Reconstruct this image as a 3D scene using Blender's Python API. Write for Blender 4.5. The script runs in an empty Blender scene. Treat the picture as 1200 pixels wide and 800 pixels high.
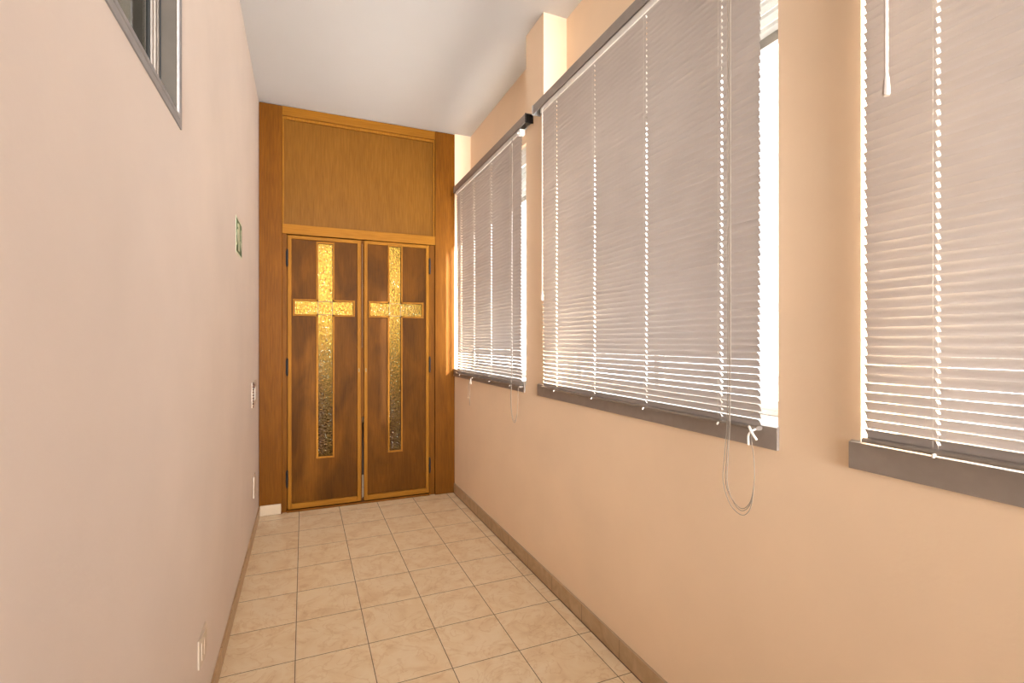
import bpy, bmesh, math, random
from mathutils import Vector, Matrix
random.seed(7)
sc = bpy.context.scene
C = sc.collection
PI = math.pi

# ------------------------------------------------------------------ camera
cam_d = bpy.data.cameras.new('camera')
cam = bpy.data.objects.new('camera', cam_d); C.objects.link(cam)
cam_d.sensor_width = 36.0
cam_d.lens = 576.0 / 1200.0 * 36.0
cam_d.clip_start = 0.02
YAW = math.atan(244.0 / 576.0)
cam.location = (0, 0, 1.3)
cam.rotation_euler = (PI / 2, 0, -YAW)
sc.camera = cam

# ------------------------------------------------------------------ view, world, lights
sc.view_settings.view_transform = 'Standard'
sc.view_settings.look = 'None'
sc.view_settings.gamma = 1
sc.view_settings.use_curve_mapping = False
sc.view_settings.exposure = 0.2

w = bpy.data.worlds.new('overcast_sky'); sc.world = w; w.use_nodes = True
wn = w.node_tree; bgn = wn.nodes['Background']
bgn.inputs[0].default_value = (0.98, 0.98, 1.0, 1)
bgn.inputs[1].default_value = 7.8

sun_d = bpy.data.lights.new('low_sun', 'SUN'); sun_d.energy = 46.0; sun_d.angle = math.radians(4); sun_d.color = (1.0, 0.95, 0.86)
sun = bpy.data.objects.new('low_sun', sun_d); C.objects.link(sun)
sun.rotation_euler = Vector((-0.31, 1.0, -0.24)).to_track_quat('-Z', 'Y').to_euler()

def area(name, loc, rot, sx, sy, power, col, portal=False):
    l = bpy.data.lights.new(name, 'AREA'); l.shape = 'RECTANGLE'; l.size = sx; l.size_y = sy
    l.energy = power; l.color = col
    o = bpy.data.objects.new(name, l); C.objects.link(o); o.location = loc; o.rotation_euler = rot
    if portal: l.cycles.is_portal = True
    return o
ZS, ZL = 1.066, 2.60           # window sill and lintel heights
BAYS = [(2.615, 4.09), (0.956, 2.387), (-0.69, 0.738)]
for y0, y1 in BAYS:
    area('sky_portal', (1.56, (y0+y1)/2, (ZS+ZL)/2), (0, PI/2, 0), ZL-ZS, y1-y0, 1, (1, 1, 1), True)
# added fill light behind the camera, a narrow beam down the closed corridor
fill = area('corridor_fill', (0.44, -3.05, 1.75), (PI/2, 0, 0), 1.35, 2.3, 56, (1.0, 0.965, 0.94))
fill.data.spread = math.radians(44)
# daylight in the room behind the doors
area('chapel_daylight', (0.4, 7.6, 2.2), (-PI/2, 0, 0), 2.2, 1.6, 18, (1.0, 0.93, 0.8))

# ------------------------------------------------------------------ materials
def new_mat(name):
    m = bpy.data.materials.new(name); m.use_nodes = True
    nt = m.node_tree; b = nt.nodes['Principled BSDF']
    return m, nt, b
def N(nt, t, **kw):
    n = nt.nodes.new(t)
    for k, v in kw.items(): setattr(n, k, v)
    return n
def ramp(nt, stops):
    r = N(nt, 'ShaderNodeValToRGB'); e = r.color_ramp.elements
    while len(e) < len(stops): e.new(0.5)
    for i, (p, c) in enumerate(stops):
        e[i].position = p; e[i].color = (*c, 1)
    return r
def noise(nt, scale, detail=4, vec=None, dist=0.0):
    n = N(nt, 'ShaderNodeTexNoise'); n.inputs['Scale'].default_value = scale
    n.inputs['Detail'].default_value = detail; n.inputs['Distortion'].default_value = dist
    if vec: nt.links.new(vec, n.inputs['Vector'])
    return n
def bump(nt, b, src, strength, dist=0.01):
    bp = N(nt, 'ShaderNodeBump'); bp.inputs['Strength'].default_value = strength
    bp.inputs['Distance'].default_value = dist
    nt.links.new(src, bp.inputs['Height']); nt.links.new(bp.outputs[0], b.inputs['Normal'])
    return bp
def objvec(nt, scale=(1, 1, 1)):
    tc = N(nt, 'ShaderNodeTexCoord'); mp = N(nt, 'ShaderNodeMapping')
    mp.inputs['Scale'].default_value = scale
    nt.links.new(tc.outputs['Object'], mp.inputs[0]); return mp.outputs[0]

def plaster(name, col, rough=0.9, var=0.04, bs=0.12):
    m, nt, b = new_mat(name); v = objvec(nt)
    n = noise(nt, 2.2, 5, v)
    lo = tuple(c*(1-var) for c in col); hi = tuple(min(1, c*(1+var)) for c in col)
    r = ramp(nt, [(0.3, lo), (0.7, hi)]); nt.links.new(n.outputs[0], r.inputs[0])
    nt.links.new(r.outputs[0], b.inputs['Base Color'])
    b.inputs['Roughness'].default_value = rough
    n2 = noise(nt, 60, 6, v); bump(nt, b, n2.outputs[0], bs, 0.004)
    return m
def plain(name, col, rough=0.5, metal=0.0, spec=0.5, nscale=30, var=0.05):
    m, nt, b = new_mat(name); v = objvec(nt)
    n = noise(nt, nscale, 3, v)
    r = ramp(nt, [(0.3, tuple(c*(1-var) for c in col)), (0.7, tuple(min(1, c*(1+var)) for c in col))])
    nt.links.new(n.outputs[0], r.inputs[0]); nt.links.new(r.outputs[0], b.inputs['Base Color'])
    b.inputs['Roughness'].default_value = rough; b.inputs['Metallic'].default_value = metal
    b.inputs['Specular IOR Level'].default_value = spec
    return m
def wood(name, dark, mid, light, rough=0.5, axis='z', blotch=0.5, spec=0.05):
    m, nt, b = new_mat(name)
    s = {'z': (1, 1, 0.05), 'x': (0.05, 1, 1)}[axis]
    v = objvec(nt, s)
    g = noise(nt, 150, 6, v, 0.4)
    r = ramp(nt, [(0.25, dark), (0.5, mid), (0.78, light)]); nt.links.new(g.outputs[0], r.inputs[0])
    v2 = objvec(nt, {'z': (1, 1, 0.35), 'x': (0.35, 1, 1)}[axis])
    n2 = noise(nt, 6, 6, v2, 0.8)
    r2 = ramp(nt, [(0.3, (1-blotch*0.5,)*3), (0.7, (1.0,)*3)]); nt.links.new(n2.outputs[0], r2.inputs[0])
    mx = N(nt, 'ShaderNodeMixRGB', blend_type='MULTIPLY'); mx.inputs[0].default_value = 1
    nt.links.new(r.outputs[0], mx.inputs[1]); nt.links.new(r2.outputs[0], mx.inputs[2])
    nt.links.new(mx.outputs[0], b.inputs['Base Color'])
    b.inputs['Roughness'].default_value = rough; b.inputs['Specular IOR Level'].default_value = spec
    bump(nt, b, g.outputs[0], 0.05, 0.001)
    return m

M = {}
M['wall'] = plaster('peach_wall_paint', (0.91, 0.70, 0.495))
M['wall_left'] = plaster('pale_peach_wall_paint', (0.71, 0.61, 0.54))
M['ceiling'] = plaster('white_ceiling_paint', (0.58, 0.575, 0.575), var=0.015)
M['white'] = plain('white_lacquer', (0.85, 0.85, 0.83), 0.4)
M['shutter'] = plain('white_shutter_plastic', (0.8, 0.8, 0.78), 0.5)
def translucent(name, col, f):
    m, nt, b = new_mat(name); out = nt.nodes['Material Output']
    b.inputs['Base Color'].default_value = (*col, 1); b.inputs['Roughness'].default_value = 0.5
    t = N(nt, 'ShaderNodeBsdfTranslucent'); t.inputs[0].default_value = (*col, 1)
    mx = N(nt, 'ShaderNodeMixShader'); mx.inputs[0].default_value = f
    nt.links.new(b.outputs[0], mx.inputs[1]); nt.links.new(t.outputs[0], mx.inputs[2]); nt.links.new(mx.outputs[0], out.inputs[0])
    return m
M['shutter'] = translucent('white_shutter_plastic', (0.80, 0.79, 0.77), 0.10)
M['slat'] = translucent('beige_slat_lacquer', (0.37, 0.325, 0.30), 0.07)
M['sillstone'] = plaster('pale_stone', (0.78, 0.76, 0.72), 0.5)
M['post'] = wood('honey_veneer', (0.1210, 0.0385, 0.0022), (0.1540, 0.0517, 0.0033), (0.1870, 0.0682, 0.0055), blotch=0.5, spec=0.06)
M['rail'] = wood('honey_wood_rail', (0.2160, 0.0810, 0.0072), (0.2580, 0.1032, 0.0102), (0.3000, 0.1260, 0.0156), axis='x', blotch=0.3)
M['stile'] = wood('honey_wood_stile', (0.2160, 0.0810, 0.0072), (0.2580, 0.1032, 0.0102), (0.3000, 0.1260, 0.0156), blotch=0.3)
M['panel'] = wood('walnut_stained_panel', (0.0950, 0.0300, 0.0015), (0.1180, 0.0400, 0.0025), (0.1430, 0.0520, 0.0045), rough=0.5, blotch=1.0, spec=0.05)
M['overpanel'] = wood('brown_veneer_panel', (0.1380, 0.0540, 0.0060), (0.1650, 0.0672, 0.0084), (0.1920, 0.0828, 0.0126), rough=0.45, blotch=0.25)
M['alu'] = plain('grey_anodised_aluminium', (0.33, 0.285, 0.25), 0.42, 0.25)
M['alu_brown'] = plain('brownish_grey_aluminium', (0.085, 0.072, 0.058), 0.6, 0.0, 0.2)
M['alu_window'] = plain('grey_window_aluminium', (0.30, 0.29, 0.29), 0.55, 0.0, 0.2)
M['alu_light'] = plain('light_grey_aluminium', (0.56, 0.55, 0.55), 0.4, 0.35)
M['slat'] = plain('beige_lacquered_slat', (0.49, 0.44, 0.41), 0.36, 0.0, 0.5, 8, 0.03)
M['slat_rail'] = plain('taupe_bottom_rail', (0.28, 0.245, 0.215), 0.4, 0.3)
M['cord'] = plain('beige_cord', (0.55, 0.48, 0.40), 0.7)
M['cord_dark'] = plain('taupe_pull_cord', (0.30, 0.25, 0.20), 0.7)
M['whiteplastic'] = plain('white_plastic', (0.82, 0.78, 0.72), 0.35)
M['cream'] = plain('cream_plastic', (0.60, 0.49, 0.38), 0.5)
M['black'] = plain('black_iron', (0.012, 0.010, 0.009), 0.6, 0.0, 0.2)
M['rubber'] = plain('black_rubber_seal', (0.012, 0.012, 0.012), 0.7)
M['brown'] = plain('dark_brown_plastic', (0.10, 0.05, 0.03), 0.5)
M['brass'] = plain('dull_brass', (0.30, 0.19, 0.06), 0.6, 0.3)
M['green'] = plain('safety_green', (0.004, 0.10, 0.025), 0.4)
M['signwhite'] = plain('pale_sign_print', (0.62, 0.68, 0.50), 0.4)
M['room_dark'] = plaster('olive_grey_wall', (0.22, 0.21, 0.17))
M['brownfloor'] = plaster('dark_brown_floor', (0.05, 0.022, 0.008), 0.7)
M['concrete'] = plaster('pale_concrete', (0.66, 0.65, 0.63))

# tiles, laid out in metres
def tile_mat():
    m, nt, b = new_mat('beige_marbled_tile')
    tc = N(nt, 'ShaderNodeTexCoord'); sep = N(nt, 'ShaderNodeSeparateXYZ')
    nt.links.new(tc.outputs['Object'], sep.inputs[0])
    T = 0.297; G = 0.0016
    def math_(op, a, bb=None):
        n = N(nt, 'ShaderNodeMath', operation=op)
        for i, q in enumerate((a, bb)):
            if q is None: continue
            if isinstance(q, (int, float)): n.inputs[i].default_value = q
            else: nt.links.new(q, n.inputs[i])
        return n.outputs[0]
    ids = []; masks = []
    for k, off, T in ((0, -0.032, 0.289), (1, 2.190, 0.297)):
        a = math_('DIVIDE', math_('SUBTRACT', sep.outputs[k], off), T)
        ids.append(math_('FLOOR', a))
        f = math_('SUBTRACT', a, ids[-1])
        d = math_('MINIMUM', f, math_('SUBTRACT', 1.0, f))
        masks.append(math_('LESS_THAN', d, G / T))
    grout = math_('MAXIMUM', masks[0], masks[1])
    cid = N(nt, 'ShaderNodeCombineXYZ'); nt.links.new(ids[0], cid.inputs[0]); nt.links.new(ids[1], cid.inputs[1])
    wn_ = N(nt, 'ShaderNodeTexWhiteNoise'); nt.links.new(cid.outputs[0], wn_.inputs['Vector'])
    sc_ = N(nt, 'ShaderNodeVectorMath', operation='SCALE'); nt.links.new(wn_.outputs['Color'], sc_.inputs[0]); sc_.inputs['Scale'].default_value = 9
    ad = N(nt, 'ShaderNodeVectorMath', operation='ADD'); nt.links.new(tc.outputs['Object'], ad.inputs[0]); nt.links.new(sc_.outputs[0], ad.inputs[1])
    n1 = noise(nt, 9, 10, ad.outputs[0], 0.9)
    r1 = ramp(nt, [(0.30, (0.76, 0.575, 0.36)), (0.46, (0.83, 0.665, 0.44)), (0.6, (0.87, 0.725, 0.51)), (0.75, (0.84, 0.685, 0.46))])
    nt.links.new(n1.outputs[0], r1.inputs[0])
    n2 = noise(nt, 7, 9, ad.outputs[0], 2.0)
    r2 = ramp(nt, [(0.47, (1, 1, 1)), (0.5, (0.84, 0.74, 0.62)), (0.53, (1, 1, 1))]); nt.links.new(n2.outputs[0], r2.inputs[0])
    mu = N(nt, 'ShaderNodeMixRGB', blend_type='MULTIPLY'); mu.inputs[0].default_value = 0.6
    nt.links.new(r1.outputs[0], mu.inputs[1]); nt.links.new(r2.outputs[0], mu.inputs[2])
    mx = N(nt, 'ShaderNodeMixRGB'); nt.links.new(grout, mx.inputs[0]); nt.links.new(mu.outputs[0], mx.inputs[1])
    mx.inputs[2].default_value = (0.17, 0.12, 0.075, 1)
    nt.links.new(mx.outputs[0], b.inputs['Base Color'])
    rr = N(nt, 'ShaderNodeMixRGB'); nt.links.new(grout, rr.inputs[0]); rr.inputs[1].default_value = (0.38,)*3+(1,); rr.inputs[2].default_value = (0.9,)*3+(1,)
    nt.links.new(rr.outputs[0], b.inputs['Roughness'])
    bump(nt, b, math_('SUBTRACT', 1.0, grout), 0.4, 0.001)
    return m
M['tile'] = tile_mat()
def base_mat():
    m, nt, b = new_mat('tan_tile_skirting'); v = objvec(nt)
    n = noise(nt, 14, 6, v, 1.0)
    r = ramp(nt, [(0.3, (0.42, 0.28, 0.15)), (0.7, (0.56, 0.39, 0.23))]); nt.links.new(n.outputs[0], r.inputs[0])
    tc = N(nt, 'ShaderNodeTexCoord'); sep = N(nt, 'ShaderNodeSeparateXYZ'); nt.links.new(tc.outputs['Object'], sep.inputs[0])
    a = N(nt, 'ShaderNodeMath', operation='MULTIPLY_ADD'); nt.links.new(sep.outputs[1], a.inputs[0]); a.inputs[1].default_value = 1/0.297; a.inputs[2].default_value = 100.35
    f = N(nt, 'ShaderNodeMath', operation='FRACT'); nt.links.new(a.outputs[0], f.inputs[0])
    l = N(nt, 'ShaderNodeMath', operation='LESS_THAN'); nt.links.new(f.outputs[0], l.inputs[0]); l.inputs[1].default_value = 0.01
    mx = N(nt, 'ShaderNodeMixRGB'); nt.links.new(l.outputs[0], mx.inputs[0]); nt.links.new(r.outputs[0], mx.inputs[1]); mx.inputs[2].default_value = (0.2, 0.13, 0.07, 1)
    nt.links.new(mx.outputs[0], b.inputs['Base Color']); b.inputs['Roughness'].default_value = 0.4
    return m
M['skirting'] = base_mat()
M['skirting_end'] = plaster('cream_tile_skirting', (0.50, 0.385, 0.26), 0.5)

def amber():
    m, nt, b = new_mat('amber_hammered_glass')
    b.inputs['Base Color'].default_value = (0.96, 0.60, 0.12, 1)
    b.inputs['Transmission Weight'].default_value = 1.0; b.inputs['Specular IOR Level'].default_value = 0.15
    b.inputs['Roughness'].default_value = 0.07; b.inputs['IOR'].default_value = 1.35
    v = objvec(nt, (1, 1, 0.7)); n = noise(nt, 62, 2, v, 1.2); bump(nt, b, n.outputs[0], 1.0, 0.016)
    return m
M['amber'] = amber()
def glass(name, col, rough=0.0):
    m, nt, b = new_mat(name)
    out = nt.nodes['Material Output']; nt.nodes.remove(b)
    tr = N(nt, 'ShaderNodeBsdfTransparent'); tr.inputs[0].default_value = (*col, 1)
    gl = N(nt, 'ShaderNodeBsdfGlossy'); gl.inputs['Roughness'].default_value = rough
    fr = N(nt, 'ShaderNodeFresnel'); fr.inputs[0].default_value = 1.45
    ge = N(nt, 'ShaderNodeNewGeometry'); ff = N(nt, 'ShaderNodeMath', operation='SUBTRACT'); ff.inputs[0].default_value = 1.0
    nt.links.new(ge.outputs['Backfacing'], ff.inputs[1]); fm = N(nt, 'ShaderNodeMath', operation='MULTIPLY')
    nt.links.new(fr.outputs[0], fm.inputs[0]); nt.links.new(ff.outputs[0], fm.inputs[1])
    mx = N(nt, 'ShaderNodeMixShader'); nt.links.new(fm.outputs[0], mx.inputs[0]); nt.links.new(tr.outputs[0], mx.inputs[1]); nt.links.new(gl.outputs[0], mx.inputs[2])
    nt.links.new(mx.outputs[0], out.inputs[0]); return m
M['glass'] = glass('clear_window_glass', (0.97, 0.98, 0.98))
M['glass_grey'] = glass('grey_tinted_glass', (0.55, 0.56, 0.50))
M['wand'] = plain('clear_plastic_rod', (0.56, 0.48, 0.43), 0.3)

# ------------------------------------------------------------------ mesh helpers
class MB:
    def __init__(s): s.bm = bmesh.new()
    def box(s, x0, x1, y0, y1, z0, z1, bev=0.0):
        vs = [s.bm.verts.new((x, y, z)) for z in (z0, z1) for y in (y0, y1) for x in (x0, x1)]
        fs = [(0, 2, 3, 1), (4, 5, 7, 6), (0, 1, 5, 4), (2, 6, 7, 3), (0, 4, 6, 2), (1, 3, 7, 5)]
        faces = [s.bm.faces.new([vs[i] for i in f]) for f in fs]
        if bev > 0:
            es = list({e for f in faces for e in f.edges})
            bmesh.ops.bevel(s.bm, geom=es, offset=bev, segments=2, affect='EDGES', profile=0.6)
        return s
    def prism(s, pts, axis, a, b):
        """closed outline pts in the two other axes, extruded along axis from a to b"""
        def P(p, t):
            return {'x': (t, p[0], p[1]), 'y': (p[0], t, p[1]), 'z': (p[0], p[1], t)}[axis]
        A = [s.bm.verts.new(P(p, a)) for p in pts]; B = [s.bm.verts.new(P(p, b)) for p in pts]
        n = len(pts)
        s.bm.faces.new(A); s.bm.faces.new(B[::-1])
        for i in range(n): s.bm.faces.new((A[i], B[i], B[(i+1) % n], A[(i+1) % n]))
        return s
    def tube(s, pts, r, seg=8, cap=True):
        pts = [Vector(p) for p in pts]; rings = []
        up = None
        for i, p in enumerate(pts):
            t = (pts[min(i+1, len(pts)-1)] - pts[max(i-1, 0)]).normalized()
            if up is None:
                up = Vector((1, 0, 0)) if abs(t.x) < 0.9 else Vector((0, 1, 0))
            a = (up - t*up.dot(t)).normalized(); up = a; bb = t.cross(a)
            rr = r[i] if isinstance(r, (list, tuple)) else r
            rings.append([s.bm.verts.new(p + rr*(math.cos(2*PI*k/seg)*a + math.sin(2*PI*k/seg)*bb)) for k in range(seg)])
        for i in range(len(rings)-1):
            for k in range(seg):
                s.bm.faces.new((rings[i][k], rings[i][(k+1) % seg], rings[i+1][(k+1) % seg], rings[i+1][k]))
        if cap: s.bm.faces.new(rings[0][::-1]); s.bm.faces.new(rings[-1])
        return s
    def build(s, name, mat, parent=None, smooth=False):
        bmesh.ops.recalc_face_normals(s.bm, faces=s.bm.faces[:])
        me = bpy.data.meshes.new(name); s.bm.to_mesh(me); s.bm.free()
        if smooth:
            for p in me.polygons: p.use_smooth = True
        me.materials.append(mat)
        o = bpy.data.objects.new(name, me); C.objects.link(o)
        if parent:
            o.parent = parent
            o.matrix_parent_inverse = world_of(parent).inverted()
        return o
def world_of(o):
    m = Matrix.Translation(o.location)
    return world_of(o.parent) @ o.matrix_parent_inverse @ m if o.parent else m
def tag(o, label=None, cat=None, group=None, kind=None):
    if label: o['label'] = label
    if cat: o['category'] = cat
    if group: o['group'] = group
    if kind: o['kind'] = kind
    return o
def empty(name, loc):
    o = bpy.data.objects.new(name, None); o.empty_display_size = 0.05; o.location = loc; C.objects.link(o); return o
def S(o, label, cat): return tag(o, label, cat, kind='structure')

# ------------------------------------------------------------------ the shell
XL, XR, YE, ZC, YB = -0.309, 1.197, 4.09, 3.085, -3.2
XO = 1.50                      # outer face of the window wall
XW = 1.34                      # back of the window recesses
S(MB().box(XL-0.2, XO, YB, YE+0.9, -0.15, 0).build('floor', M['tile']), 'square beige marbled floor tiles with thin dark grout running to the wooden doors', 'floor')
S(MB().box(XL-0.2, XO, YB, YE+0.30, ZC, ZC+0.15).build('ceiling', M['ceiling']), 'smooth white ceiling above the corridor', 'ceiling')
# left wall, with the opening of the high interior window
WY0, WY1, WZ0, WZ1 = 0.20, 1.555, 1.905, 2.75
wl = MB()
T = 0.15
wl.box(XL-T, XL, YB, WY0, 0, ZC).box(XL-T, XL, WY1, YE+0.3, 0, ZC)
wl.box(XL-T, XL, WY0, WY1, 0, WZ0).box(XL-T, XL, WY0, WY1, WZ1, ZC)
S(wl.build('wall_left', M['wall_left']), 'plain pale peach wall along the left side of the corridor', 'wall')
# window wall: parapet, piers, lintels
wr = MB()
wr.box(XR, XO, YB, YE, 0, ZS-0.02)
for y0, y1 in ((2.387, 2.615), (0.738, 0.956), (YB, -0.69)):
    wr.box(XR, XO, y0, y1, ZS-0.02, ZC)
for y0, y1 in BAYS:
    wr.box(XW, XO, y0, y1, ZL, ZC)
S(wr.build('wall_right', M['wall']), 'peach wall with piers between recessed windows on the right', 'wall')
we = MB(); we.box(XR, XO, YE, YE+0.30, 0, ZC)
S(we.build('wall_end', M['wall']), 'narrow peach return of wall beside the wooden door surround', 'wall')
S(MB().box(XL-0.2, XO, YB-0.15, YB, 0, ZC).build('wall_back', M['wall']), 'peach wall closing the corridor behind the viewer', 'wall')
# skirting
S(MB().box(XL, XL+0.009, YB, YE, 0, 0.072, 0.002).build('baseboard_left', M['skirting']), 'tan tile skirting along the foot of the left wall', 'skirting')
S(MB().box(XR-0.009, XR, YB, YE, 0, 0.078, 0.002).build('baseboard_right', M['skirting']), 'tan tile skirting along the foot of the right wall', 'skirting')
S(MB().box(XL+0.009, -0.158, YE-0.012, YE, 0.004, 0.080, 0.002).build('baseboard_end', M['skirting_end']), 'short cream skirting piece at the foot of the left wooden post', 'skirting')

S(MB().box(XR-0.0125, XR-0.009, YB, YE, 0, 0.0015).build('trim_6', M['brown']), 'dark joint between floor tiles and right skirting', 'joint')
S(MB().box(XR-0.007, XR, YB, YE, 0.078, 0.082).build('trim_7', M['skirting_end']), 'pale top edge of the right skirting', 'skirting edge')

# ------------------------------------------------------------------ wooden surround and doors
sr = empty('trim_1', (0.44, YE, 0)); S(sr, 'floor to ceiling honey wood surround framing the double doors', 'door surround')
YF = YE                         # front face of posts
MB().box(XL+0.003, -0.150, YF, YF+0.12, 0.0, ZC-0.006, 0.003).build('post', M['post'], sr)
MB().box(1.026, XR, YF, YF+0.12, 0.0, ZC-0.004, 0.003).build('post', M['post'], sr)
MB().box(-0.150, 1.026, YF+0.006, YF+0.11, 3.012, ZC-0.003, 0.003).build('top_rail', M['rail'], sr)
MB().box(-0.150, 1.026, YF+0.002, YF+0.11, 2.117, 2.190, 0.003).build('middle_rail', M['rail'], sr)
MB().box(-0.150, 1.026, YF+0.035, YF+0.055, 2.190, 3.012).build('upper_panel', M['overpanel'], sr)
b = MB()                        # stepped bead round the upper panel
b.box(-0.150, 1.026, YF+0.018, YF+0.036, 2.990, 3.012, 0.002)
b.box(-0.150, -0.138, YF+0.018, YF+0.036, 2.190, 2.990, 0.002).box(1.012, 1.026, YF+0.018, YF+0.036, 2.190, 2.990, 0.002)
b.build('panel_bead', M['stile'], sr)
MB().box(-0.150, -0.119, YF+0.022, YF+0.11, 0, 2.117, 0.002).build('jamb', M['post'], sr)
MB().box(0.980, 1.026, YF+0.022, YF+0.11, 0, 2.117, 0.002).build('jamb', M['post'], sr)
MB().box(-0.119, 0.980, YF+0.004, YF+0.11, 0, 0.016, 0.002).build('threshold', M['post'], sr)

b = MB(); ys = YF+0.053
b.box(-0.119, -0.100, ys, ys+0.03, 0.016, 2.117).box(0.962, 0.980, ys, ys+0.03, 0.016, 2.117).box(-0.100, 0.962, ys, ys+0.03, 2.098, 2.117).box(-0.100, 0.43, ys, ys+0.03, 0.016, 0.03).box(0.442, 0.962, ys, ys+0.03, 0.016, 0.03)
b.build('door_stop', M['post'], sr)

def door(name, x0, x1, gx0, gx1, ax0, ax1, z0, z1, gz0, gz1, az0, az1, hinge_left, label, yo=0.0):
    root = empty(name, (x0 if hinge_left else x1, YF+0.03, 0)); S(root, label, 'door')
    y0, y1 = YF+0.014+yo, YF+0.052+yo     # leaf thickness
    fw = 0.026
    fx0, fx1 = x0+fw, x1-fw
    # panel board with a cross shaped opening: pieces round it joined in one mesh
    b = MB(); yp0, yp1 = y0+0.018, y1-0.004
    b.box(x0+0.01, gx0, yp0, yp1, az1, z1-0.01).box(gx1, x1-0.01, yp0, yp1, az1, z1-0.01)
    b.box(gx0, gx1, yp0, yp1, gz1, z1-0.01)
    b.box(x0+0.01, ax0, yp0, yp1, az0, az1).box(ax1, x1-0.01, yp0, yp1, az0, az1)
    b.box(x0+0.01, gx0, yp0, yp1, z0+0.01, az0).box(gx1, x1-0.01, yp0, yp1, z0+0.01, az0)
    b.box(gx0, gx1, yp0, yp1, z0+0.01, gz0)
    b.build('panel', M['panel'], root)
    MB().box(x0, x0+fw, y0, y1, z0, z1, 0.003).build('stile', M['stile'], root)
    MB().box(x1-fw, x1, y0, y1, z0, z1, 0.003).build('stile', M['stile'], root)
    MB().box(fx0, fx1, y0, y1, z0, z0+0.042, 0.003).build('bottom_rail', M['rail'], root)
    MB().box(fx0, fx1, y0, y1, z1-0.026, z1, 0.003).build('top_rail', M['rail'], root)
    # moulding following the cross outline
    mw = 0.014
    m_ = MB(); ya, yb = y0-0.002, y1-0.002
    def bar(xa, xb, za, zb): m_.box(min(xa, xb), max(xa, xb), ya, yb, min(za, zb), max(za, zb), 0.002)
    bar(gx0-mw, gx0, az1, gz1+mw); bar(gx1, gx1+mw, az1, gz1+mw); bar(gx0, gx1, gz1, gz1+mw)
    bar(gx0-mw, gx0, gz0-mw, az0); bar(gx1, gx1+mw, gz0-mw, az0); bar(gx0, gx1, gz0-mw, gz0)
    bar(ax0-mw, gx0, az1, az1+mw); bar(gx1, ax1+mw, az1, az1+mw)
    bar(ax0-mw, gx0, az0-mw, az0); bar(gx1, ax1+mw, az0-mw, az0)
    bar(ax0-mw, ax0, az0, az1); bar(ax1, ax1+mw, az0, az1)
    m_.build('cross_moulding', M['stile'], root)
    # five panes of amber glass with pale lead lines between
    for (a, c, e, f) in ((gx0, gx1, az1, gz1), (gx0, gx1, gz0, az0), (ax0, gx0, az0, az1), (gx1, ax1, az0, az1), (gx0, gx1, az0, az1)):
        MB().box(a+0.001, c-0.001, y0+0.022, y0+0.027, e+0.001, f-0.001).build('glass_pane', M['amber'], root)
    l = MB(); t = 0.0025
    for z in (az0, az1): l.box(gx0, gx1, y0+0.016, y0+0.030, z-t, z+t)
    for x in (gx0, gx1): l.box(x-t, x+t, y0+0.016, y0+0.030, az0+t, az1-t)
    l.build('glazing_bead', M['brass'], root)
    if hinge_left: MB().box(x1-0.02, x1+0.0135, y1, y1+0.012, z0, z1-0.01, 0.002).build('astragal', M['post'], root)
    else: MB().box(x0-0.0085, x0+0.02, y1, y1+0.012, 1.25, z1-0.01).box(x0-0.0124, x0+0.02, y1, y1+0.012, 0.69, 1.25).build('astragal', M['post'], root)
    # lift-off hinges
    hx = x0-0.004 if hinge_left else x1+0.004
    for zc in (1.935, 1.105, 0.255):
        h = MB()
        h.tube([(hx, y0-0.006, zc-0.058), (hx, y0-0.006, zc+0.058)], 0.0075, 12)
        h.tube([(hx, y0-0.006, zc-0.068), (hx, y0-0.006, zc-0.058)], [0.003, 0.0085], 12)
        h.tube([(hx, y0-0.006, zc+0.058), (hx, y0-0.006, zc+0.070)], [0.0085, 0.003], 12)
        h.tube([(hx, y0-0.006, zc-0.002), (hx, y0-0.006, zc+0.002)], 0.0095, 12)
        h.box(min(hx, hx-0.010*(1 if hinge_left else -1)), max(hx, hx-0.010*(1 if hinge_left else -1)), y0-0.003, y0+0.001, zc-0.05, zc+0.05)
        h.build('hinge', M['black'], root)
    kx = x1-0.014 if hinge_left else x0+0.015
    k = MB(); pts = []
    for i in range(16): pts.append((kx+0.006*math.cos(2*PI*i/16), 1.07+0.016*math.sin(2*PI*i/16)))
    k.prism(pts, 'y', y0-0.003, y0+0.001)
    ks = k.build('keyhole_plate', M['brass'], root)
    MB().box(kx-0.0018, kx+0.0018, y0-0.0036, y0-0.0028, 1.060, 1.080).build('keyhole', M['black'], ks)
door('door_1', -0.112, 0.421, 0.103, 0.208, -0.063, 0.362, 0.021, 2.110, 0.405, 2.062, 1.510, 1.612, True,
     'left wooden door leaf with long amber glass cross', 0.0)
door('door_2', 0.447, 0.976, 0.648, 0.740, 0.497, 0.915, 0.021, 2.112, 0.405, 2.080, 1.510, 1.612, False,
     'right wooden door leaf with amber glass cross beside the window wall', 0.0)

# room seen through the amber glass
S(MB().box(-1.8, 1.4, YE+0.9, 8.2, -0.1, 0).build('floor_beyond', M['brownfloor']), 'dark floor of the room behind the doors', 'floor')
bw = MB()
bw.box(-1.9, -1.8, YE+0.30, 8.2, 0, ZC).box(1.4, 1.5, YE+0.30, 8.2, 0, ZC).box(-1.8, 1.4, 8.2, 8.3, 0, ZC)
bw.box(-1.8, XL-0.0, YE+0.2, YE+0.3, 0, ZC)
S(bw.build('wall_beyond', M['wall_left']), 'pale walls of the room behind the doors', 'wall')
S(MB().box(-1.9, 1.5, YE+0.30, 8.3, ZC, ZC+0.1).build('ceiling_beyond', M['ceiling']), 'ceiling of the room behind the doors', 'ceiling')
S(MB().box(-60, 60, -60, 60, -3.6, -3.5).build('ground', M['concrete']), 'pale ground outside the windows', 'ground')

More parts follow.
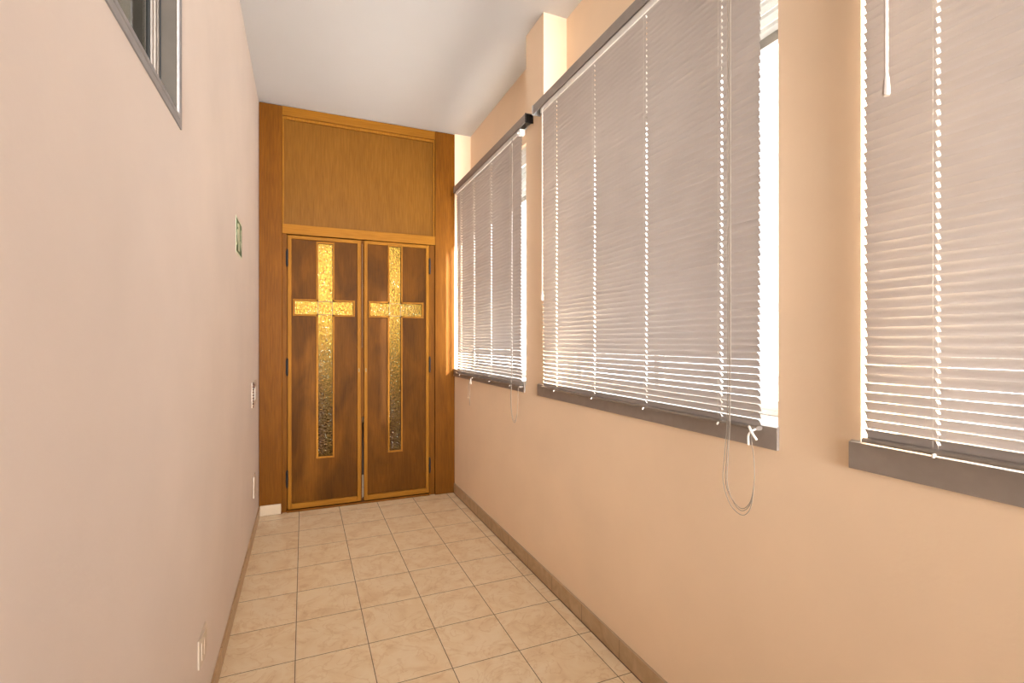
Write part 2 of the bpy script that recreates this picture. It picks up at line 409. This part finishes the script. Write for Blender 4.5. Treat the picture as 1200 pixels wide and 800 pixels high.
# ------------------------------------------------------------------ windows in the recesses
side = ['far', 'middle', 'nearest']
for i, (y0, y1) in enumerate(BAYS):
    r = empty('window_%d' % (i+1), (XW+0.05, (y0+y1)/2, ZS)); S(r, 'white framed window behind the %s venetian blind' % side[i], 'window')
    xa, xb = XW+0.02, XW+0.08
    f = MB(); fw = 0.045
    f.box(xa, xb, y0, y0+fw, ZS, ZL, 0.003).box(xa, xb, y1-fw, y1, ZS, ZL, 0.003)
    f.box(xa, xb, y0+fw, y1-fw, ZS, ZS+0.016, 0.003).box(xa, xb, y0+fw, y1-fw, ZL-0.05, ZL, 0.003)
    f.build('window_frame', M['white'], r)
    ym = (y0+y1)/2
    for k, (a, c) in enumerate(((y0+fw, ym+0.01), (ym-0.01, y1-fw))):
        xs = xa+0.006 + 0.022*k
        s_ = MB(); sw = 0.03
        s_.box(xs, xs+0.02, a, a+sw, ZS+0.016, ZL-0.05, 0.002).box(xs, xs+0.02, c-sw, c, ZS+0.016, ZL-0.05, 0.002)
        s_.box(xs, xs+0.02, a+sw, c-sw, ZS+0.016, ZS+0.046, 0.002).box(xs, xs+0.02, a+sw, c-sw, ZL-0.11, ZL-0.05, 0.002)
        so = s_.build('sash', M['white'], r)
        MB().box(xs+0.008, xs+0.012, a+sw-0.004, c-sw+0.004, ZS+0.043, ZL-0.106).build('pane', M['glass'], so)
    # recess ledge
    MB().box(XR+0.0, XO+0.03, y0, y1, ZS-0.02, ZS-0.0005).build('ledge', M['sillstone'], r)
    # roller shutter let down over the top of the glass, outside
    sh = empty('roller_shutter', (XO-0.03, ym, 2.31)); tag(sh, 'white roller shutter let down a little outside the %s window' % side[i], 'shutter', 'roller shutters outside the windows')
    c = MB(); z = 2.335
    while z < ZL-0.001:
        zt = min(z+0.045, ZL)
        c.prism([(XO-0.045, z), (XO-0.052, (z+zt)/2), (XO-0.045, zt-0.003), (XO-0.036, zt-0.003), (XO-0.036, z)], 'y', y0+0.002, y1-0.002); z += 0.045
    c.build('curtain', M['shutter'], sh)
    MB().box(XO-0.056, XO-0.032, y0+0.002, y1-0.002, 2.300, 2.334, 0.003).build('bottom_bar', M['slat_rail'], sh)

# grey metal strip along the sill of each recess
for i, (y0, y1, lab) in enumerate(((2.625, 4.086, 'grey metal sill strip under the far blind by the doors'),
                                   (0.956-0.004, 2.445, 'grey metal sill strip under the middle blind'),
                                   (-0.75, 0.760, 'grey metal sill strip under the nearest blind at the right edge'))):
    b = MB()
    b.prism([(XR-0.0005, 1.002), (XR-0.010, 1.002), (XR-0.010, 1.064), (XR+0.000, 1.068), (XR+0.030, 1.068), (XR+0.030, 1.0665), (XR-0.0005, 1.0645)], 'y', y0, y1)
    S(b.build('trim_%d' % (i+2), M['alu']), lab, 'sill strip')

# ------------------------------------------------------------------ venetian blinds
PITCH = 0.0207
def blind(ya, yb, zbot, ladders, bar0, bar1, label, tilt_end, seed):
    """ya..yb extent of slats along the wall; zbot underside of bottom rail"""
    rnd = random.Random(seed)
    XB = 1.168
    root = empty('venetian_blind', (XB, (ya+yb)/2, zbot)); tag(root, label, 'blind')
    # mounting profile on the wall, with end plates
    b = MB()
    b.prism([(1.148, 2.536), (1.148, 2.583), (1.195, 2.583), (1.195, 2.580), (1.151, 2.580), (1.151, 2.536)], 'y', bar0, bar1)
    b.box(1.190, 1.195, bar0, bar1, 2.540, 2.580)
    mp = b.build('mounting_profile', M['alu'], root)
    for y in (bar0, bar1-0.004):
        MB().box(1.146, 1.196, y, y+0.004, 2.533, 2.585).build('end_plate', M['alu_light'] if tilt_end != 'dark' else M['black'], mp)
    for y in (bar0+0.03, bar1-0.03):
        MB().tube([(1.1485, y, 2.562), (1.1465, y, 2.562)], 0.004, 10).build('screw', M['slat_rail'], mp)
    # head channel
    h = MB()
    h.prism([(1.156, 2.512), (1.156, 2.537), (1.158, 2.539), (1.158, 2.514), (1.182, 2.514), (1.182, 2.539), (1.184, 2.537), (1.184, 2.512)], 'y', ya-0.004, yb+0.004)
    h.box(1.158, 1.182, ya-0.004, yb+0.004, 2.513, 2.516)
    h.build('head_channel', M['whiteplastic'], root)
    # slats: curved strips with rout holes for the cords
    bm = bmesh.new()
    half = 0.0125; tilt = math.radians(63.0); ca, sa = math.cos(tilt), math.sin(tilt)
    us = [-1.0, -0.60, -0.34, 0.0, 0.30, 0.55, 1.0]
    ys = [ya]
    for l in sorted(ladders): ys += [l-0.0031, l+0.0031]
    ys.append(yb)
    z = 2.512 - 0.012
    zend = zbot + 0.0215
    count = int(round((z-zend)/PITCH)) + 1
    zs = [z-k*(z-zend)/(count-1) for k in range(count)]
    for k, zc in enumerate(zs):
        low = max(0.0, min(1.0, 1 - (zc-zend)/0.75))
        t = tilt - math.radians(7.0)*low + rnd.uniform(-0.006, 0.006)
        dz = rnd.uniform(-0.0003, 0.0003)
        if tilt_end == 'dark' and 1.2 > zc: t -= 0.10*rnd.random()
        ca, sa = math.cos(t), math.sin(t)
        cols = []
        sh = rnd.uniform(-0.0012, 0.0012)
        for y in ys:
            col = []
            for u in us:
                cr = 0.0034*(1-u*u)                       # crown towards the outside
                # u=-1 room edge (up), u=+1 outer edge (down)
                x = XB + half*u*ca + cr*sa
                zz = zc + dz - half*u*sa + cr*ca
                col.append(bm.verts.new((x, y + (sh if y in (ya, yb) else 0), zz)))
            cols.append(col)
        for i in range(len(ys)-1):
            hole = (i % 2 == 1)
            for j in range(len(us)-1):
                if hole and 1 <= j <= 3: continue
                bm.faces.new((cols[i][j], cols[i+1][j], cols[i+1][j+1], cols[i][j+1]))
    mb = MB(); mb.bm.free(); mb.bm = bm
    so = mb.build('slats', M['slat'], root)
    # bottom rail with caps
    b = MB(); pr = []
    for k in range(14):
        a = 2*PI*k/14; pr.append((XB + 0.0125*math.copysign(abs(math.cos(a))**0.6, math.cos(a)), zbot+0.006 + 0.006*math.copysign(abs(math.sin(a))**0.8, math.sin(a))))
    b.prism(pr, 'y', ya, yb)
    br = b.build('bottom_rail', M['slat_rail'], root)
    # ladder cords
    for l in ladders:
        b = MB()
        for dx in (-0.0075, 0.0075):
            b.tube([(XB+dx, l+0.005, 2.512), (XB+dx, l+0.005, zbot+0.012)], 0.0004, 5)
        b.tube([(XB, l, 2.512), (XB, l, zbot+0.010)], 0.0006, 5)
        b.build('ladder_cord', M['cord'], root)
        c = MB(); c.tube([(XB-0.012, l, zbot+0.003), (XB-0.016, l, zbot+0.002), (XB-0.016, l, zbot-0.003)], 0.003, 8)
        c.build('cord_button', M['whiteplastic'], br)
    return root, XB
def smooth_path(pts, n=8):
    P = [Vector(p) for p in pts]; out = []
    for i in range(len(P)-1):
        p0, p1, p2, p3 = P[max(i-1, 0)], P[i], P[i+1], P[min(i+2, len(P)-1)]
        for k in range(n):
            t = k/n
            out.append(0.5*((2*p1)+(-p0+p2)*t+(2*p0-5*p1+4*p2-p3)*t*t+(-p0+3*p1-3*p2+p3)*t**3))
    out.append(P[-1]); return out
def wand(root, y, zend):
    b = MB(); x = 1.146
    b.tube([(x+0.012, y, 2.530), (x+0.004, y, 2.520), (x, y, 2.500)], 0.0015, 6)
    b.tube([(x, y, 2.502), (x, y, zend+0.045)], 0.0036, 6)
    w_ = b.build('tilt_wand', M['wand'], root)
    g = MB(); g.tube([(x, y, zend+0.045), (x, y, zend+0.035), (x, y, zend+0.004), (x, y, zend)], [0.0036, 0.0055, 0.0075, 0.006], 10)
    g.build('grip', M['wand'], w_)

# far blind, by the doors
b1, XB = blind(2.620, 3.925, 1.030, (3.801, 3.479, 3.117, 2.762), 2.515, 3.955, 'far venetian blind, closed, beside the wooden doors', 'dark', 3)
g = MB(); g.box(1.150, 1.185, 2.600, 2.635, 2.500, 2.532, 0.004); g.tube([(1.150, 2.618, 2.512), (1.142, 2.618, 2.506)], 0.006, 10)
g.build('tilt_gear', M['whiteplastic'], b1)
xf = XB-0.022
for dy in (0.0, 0.008):
    MB().tube(smooth_path([(xf, 2.700+dy, 2.51), (xf, 2.700+dy, 1.9), (xf-0.001, 2.703+dy, 1.2), (xf-0.002, 2.712+dy, 0.95), (xf-0.002, 2.690+dy, 0.850-dy), (xf-0.002, 2.650, 0.835-dy), (xf-0.001, 2.622, 0.90), (xf, 2.615, 1.00), (xf+0.006, 2.618, 1.04)]), 0.0012, 6).build('pull_cord', M['cord_dark'], b1)
for dy in (0.0, 0.05):
    MB().tube(smooth_path([(xf+0.004, 3.479+dy*0.4, 1.030), (xf, 3.50+dy*0.6, 0.99), (xf, 3.52+dy*0.7, 0.90), (xf, 3.52+dy*0.7, 0.82+dy)]), 0.0012, 6).build('cord_tail', M['cord_dark'], b1)
MB().tube([(xf, 3.49, 1.028), (xf-0.002, 3.49, 1.010), (xf-0.002, 3.49, 0.985)], [0.003, 0.007, 0.008], 10).build('cord_toggle', M['cord'], b1)

# middle blind
b2, XB = blind(0.992, 2.338, 1.052, (2.185, 1.835, 1.483, 1.127), 0.80, 2.425, 'middle venetian blind, closed, between the two piers', 'light', 5)
wand(b2, 2.300, 1.515)
for dy, dz in ((0.0, 0.0), (0.010, 0.012), (0.004, -0.006)):
    MB().tube(smooth_path([(xf, 1.072+dy, 2.51), (xf, 1.072+dy, 1.8), (xf, 1.072+dy, 1.15), (xf-0.001, 1.078+dy*1.3, 0.98), (xf-0.002, 1.082+dy*1.5, 0.89), (xf-0.002, 1.062+dy, 0.840-dz), (xf-0.002, 1.030, 0.820-dz), (xf-0.002, 1.000, 0.850-dz), (xf-0.001, 0.988, 0.92), (xf-0.001, 0.990, 0.98), (xf+0.002, 1.000, 1.025), (xf+0.008, 1.004, 1.055)]), 0.0011, 6).build('pull_cord', M['cord_dark'], b2)
k = MB()
k.tube(smooth_path([(xf+0.006, 1.012, 1.060), (xf-0.004, 1.002, 1.062), (xf-0.006, 0.992, 1.048), (xf-0.004, 0.978, 1.030)]), 0.0035, 8)
k.tube(smooth_path([(xf+0.004, 0.988, 1.058), (xf-0.006, 0.996, 1.050), (xf-0.006, 1.004, 1.036), (xf-0.003, 1.006, 1.012)]), 0.0030, 8)
k.build('cord_knot', M['whiteplastic'], b2)

# nearest blind
b3, XB = blind(-0.66, 0.712, 1.072, (0.573, 0.22, -0.13, -0.48), -0.72, 0.770, 'nearest venetian blind, cut by the right edge, closed', 'light', 9)
wand(b3, 0.655, 1.825)

# ------------------------------------------------------------------ high interior window on the left wall
r = empty('window_4', (XL, (WY0+WY1)/2, WZ0)); S(r, 'high grey framed sliding window in the left wall', 'window')
b = MB(); fo = 0.030
b.box(XL-0.002, XL+0.0035, WY1, WY1+fo, WZ0-fo, WZ1+fo, 0.002).box(XL-0.002, XL+0.0035, WY0-fo, WY0, WZ0-fo, WZ1+fo, 0.002)
b.box(XL-0.002, XL+0.0035, WY0, WY1, WZ0-fo, WZ0, 0.002).box(XL-0.002, XL+0.0035, WY0, WY1, WZ1, WZ1+fo, 0.002)
b.box(XL-0.004, XL+0.005, WY0, WY1, WZ0-0.012, WZ0, 0.002)
b.build('outer_frame', M['alu_window'], r)
b = MB()
b.box(XL-0.10, XL-0.002, WY1-0.006, WY1, WZ0, WZ1).box(XL-0.10, XL-0.002, WY0, WY0+0.006, WZ0, WZ1)
b.box(XL-0.10, XL-0.002, WY0, WY1, WZ0, WZ0+0.006).box(XL-0.10, XL-0.002, WY0, WY1, WZ1-0.006, WZ1)
b.build('frame_lining', M['alu_brown'], r)
for kk, (a, c, x0) in enumerate(((WY0+0.01, 0.93, XL-0.092), (0.85, WY1-0.008, XL-0.062))):
    s_ = MB(); sw = 0.055
    for (p, q) in ((a, a+sw), (c-sw, c)):
        s_.box(x0, x0+0.020, p, q, WZ0+0.006, WZ1-0.006, 0.002)
        s_.box(x0+0.018, x0+0.024, p+0.014, p+0.026, WZ0+0.006, WZ1-0.006, 0.002)
        s_.box(x0+0.018, x0+0.024, q-0.018, q-0.006, WZ0+0.006, WZ1-0.006, 0.002)
    s_.box(x0, x0+0.02, a+sw, c-sw, WZ0+0.006, WZ0+0.03, 0.002).box(x0, x0+0.02, a+sw, c-sw, WZ1-0.05, WZ1-0.006, 0.002)
    so = s_.build('sash', M['alu'], r)
    g = MB()
    for (p, q) in ((a+sw-0.002, a+sw+0.006), (c-sw-0.006, c-sw+0.002)): g.box(x0+0.004, x0+0.016, p, q, WZ0+0.03, WZ1-0.05)
    if kk == 1: g.box(x0+0.0, x0+0.026, c+0.0005, c+0.0018, WZ0+0.006, WZ1-0.006)
    g.build('rubber_seal', M['rubber'], so)
    MB().box(x0+0.008, x0+0.012, a+sw, c-sw, WZ0+0.028, WZ1-0.048).build('pane', M['glass_grey'], so)
# dim room behind that window
b = MB(); XD = XL-0.15
b.box(-2.6, -2.5, -1.0, 2.8, 0, ZC).box(-2.5, XD, 2.7, 2.8, 0, ZC).box(-2.5, XD, -1.0, -0.9, 0, ZC)
b.box(-2.6, XD, -1.0, 2.8, -0.1, 0).box(-2.6, XD, -1.0, 2.8, ZC, ZC+0.1)
S(b.build('wall_side_room', M['room_dark']), 'olive grey walls of the dim room behind the high window', 'wall')
area('side_room_daylight', (-1.5, 0.8, ZC-0.05), (0, 0, 0), 1.2, 1.2, 16, (1, 0.97, 0.9))

# ------------------------------------------------------------------ small fittings on the left wall
def sign():
    y0, y1, z0, z1 = 2.765, 3.010, 1.742, 1.925
    r = empty('exit_sign', (XL, (y0+y1)/2, z0)); tag(r, 'small green and white emergency exit sign high on the left wall', 'sign')
    MB().box(XL+0.0004, XL+0.0014, y0, y1, z0, z1).build('sign_plate', M['signwhite'], r)
    # y runs away from the viewer; read facing the wall, left edge of the sign is the near edge
    def P(u, v): return (y0 + u*(y1-y0), z0 + v*(z1-z0))
    xg0, xg1 = XL+0.0013, XL+0.0018
    g = MB()
    g.prism([P(.03, .05), P(.60, .05), P(.60, .95), P(.03, .95)], 'x', xg0, xg1)
    g.build('green_field', M['green'], r)
    f = MB(); xf0, xf1 = XL+0.0017, XL+0.0021
    f.prism([P(.36, .12), P(.57, .12), P(.57, .88), P(.36, .88)], 'x', xf0, xf1)     # doorway
    f.prism([(P(.27, .80)[0]+0.011*math.cos(2*PI*i/14), P(.27, .80)[1]+0.011*math.sin(2*PI*i/14)) for i in range(14)], 'x', xf0, xf1+0.0001)
    f.prism([P(.18, .48), P(.30, .45), P(.36, .68), P(.24, .70)], 'x', xf0, xf1+0.00015)   # torso
    f.prism([P(.22, .66), P(.25, .70), P(.12, .62), P(.08, .50), P(.12, .49)], 'x', xf0, xf1+0.00007)
    f.prism([P(.27, .48), P(.33, .48), P(.44, .32), P(.44, .14), P(.39, .14), P(.38, .29)], 'x', xf0, xf1+0.00005)
    f.prism([P(.18, .48), P(.25, .48), P(.18, .26), P(.06, .20), P(.05, .26), P(.13, .31)], 'x', xf0, xf1+0.00005)
    f.build('running_figure', M['signwhite'], r)
    a = MB()
    a.prism([P(.64, .05), P(.97, .05), P(.97, .95), P(.64, .95)], 'x', xg0, xg1)
    a.build('arrow_field', M['green'], r)
    a = MB()
    a.prism([P(.76, .80), P(.86, .80), P(.86, .45), P(.94, .45), P(.81, .18), P(.68, .45), P(.76, .45)], 'x', xf0, xf1)
    a.build('arrow', M['signwhite'], r)
sign()
def outlet():
    y0, y1, z0, z1 = 1.815, 1.940, 0.262, 0.352
    r = empty('wall_socket', (XL, (y0+y1)/2, z0)); tag(r, 'cream wall socket low on the left wall near the viewer', 'socket')
    n = 10; pts = []
    for i in range(n+1):
        u = i/n; pts.append((XL+0.0005+0.004+0.006*math.sin(PI*u), y0+(y1-y0)*u))
    pts += [(XL+0.0005, y1), (XL+0.0005, y0)]
    MB().prism([(p[0], p[1]) for p in pts], 'z', z0, z1).build('cover_plate', M['cream'], r)
    ym = (y0+y1)/2
    for dy in (-0.033, 0.0, 0.033):
        b = MB(); b.box(XL+0.006, XL+0.0115-abs(dy)*0.06, ym+dy-0.0095, ym+dy+0.0095, z0+0.018, z1-0.018, 0.001)
        mo = b.build('socket_module', M['cream'], r)
        if dy > -0.01: continue
        h = MB()
        for dz in (-0.013,): h.tube([(XL+0.008, ym+dy, (z0+z1)/2+dz), (XL+0.0103, ym+dy, (z0+z1)/2+dz)], 0.0022, 8)
        h.build('pin_hole', M['black'], mo)
outlet()
# second socket far away, just a thin cream plate near the post
r = empty('wall_socket', (XL, 3.72, 0.27)); tag(r, 'cream blank plate low on the left wall beside the wooden post', 'socket')
MB().box(XL+0.0005, XL+0.008, 3.66, 3.78, 0.262, 0.405, 0.002).build('cover_plate', M['cream'], r)
# ornate switch plate near the post
r = empty('switch_plate', (XL, 3.72, 0.86)); tag(r, 'tall switch plate with dark beaded edge at waist height on the left wall', 'switch')
MB().box(XL+0.0005, XL+0.004, 3.56, 3.86, 0.87, 1.035).build('back_plate', M['cream'], r)
for (y, zz) in ((3.66, 0.95), (3.76, 0.95)):
    MB().box(XL+0.003, XL+0.007, y-0.03, y+0.03, zz-0.045, zz+0.045, 0.003).build('rocker', M['whiteplastic'], r)
b = MB()
for k in range(9):
    z = 0.878+0.0185*k
    b.tube([(XL+0.003, 3.575, z), (XL+0.012 if k < 7 else XL+0.018, 3.575, z)], 0.006 if k < 7 else 0.009, 10)
b.build('beaded_edge', M['brown'], r)
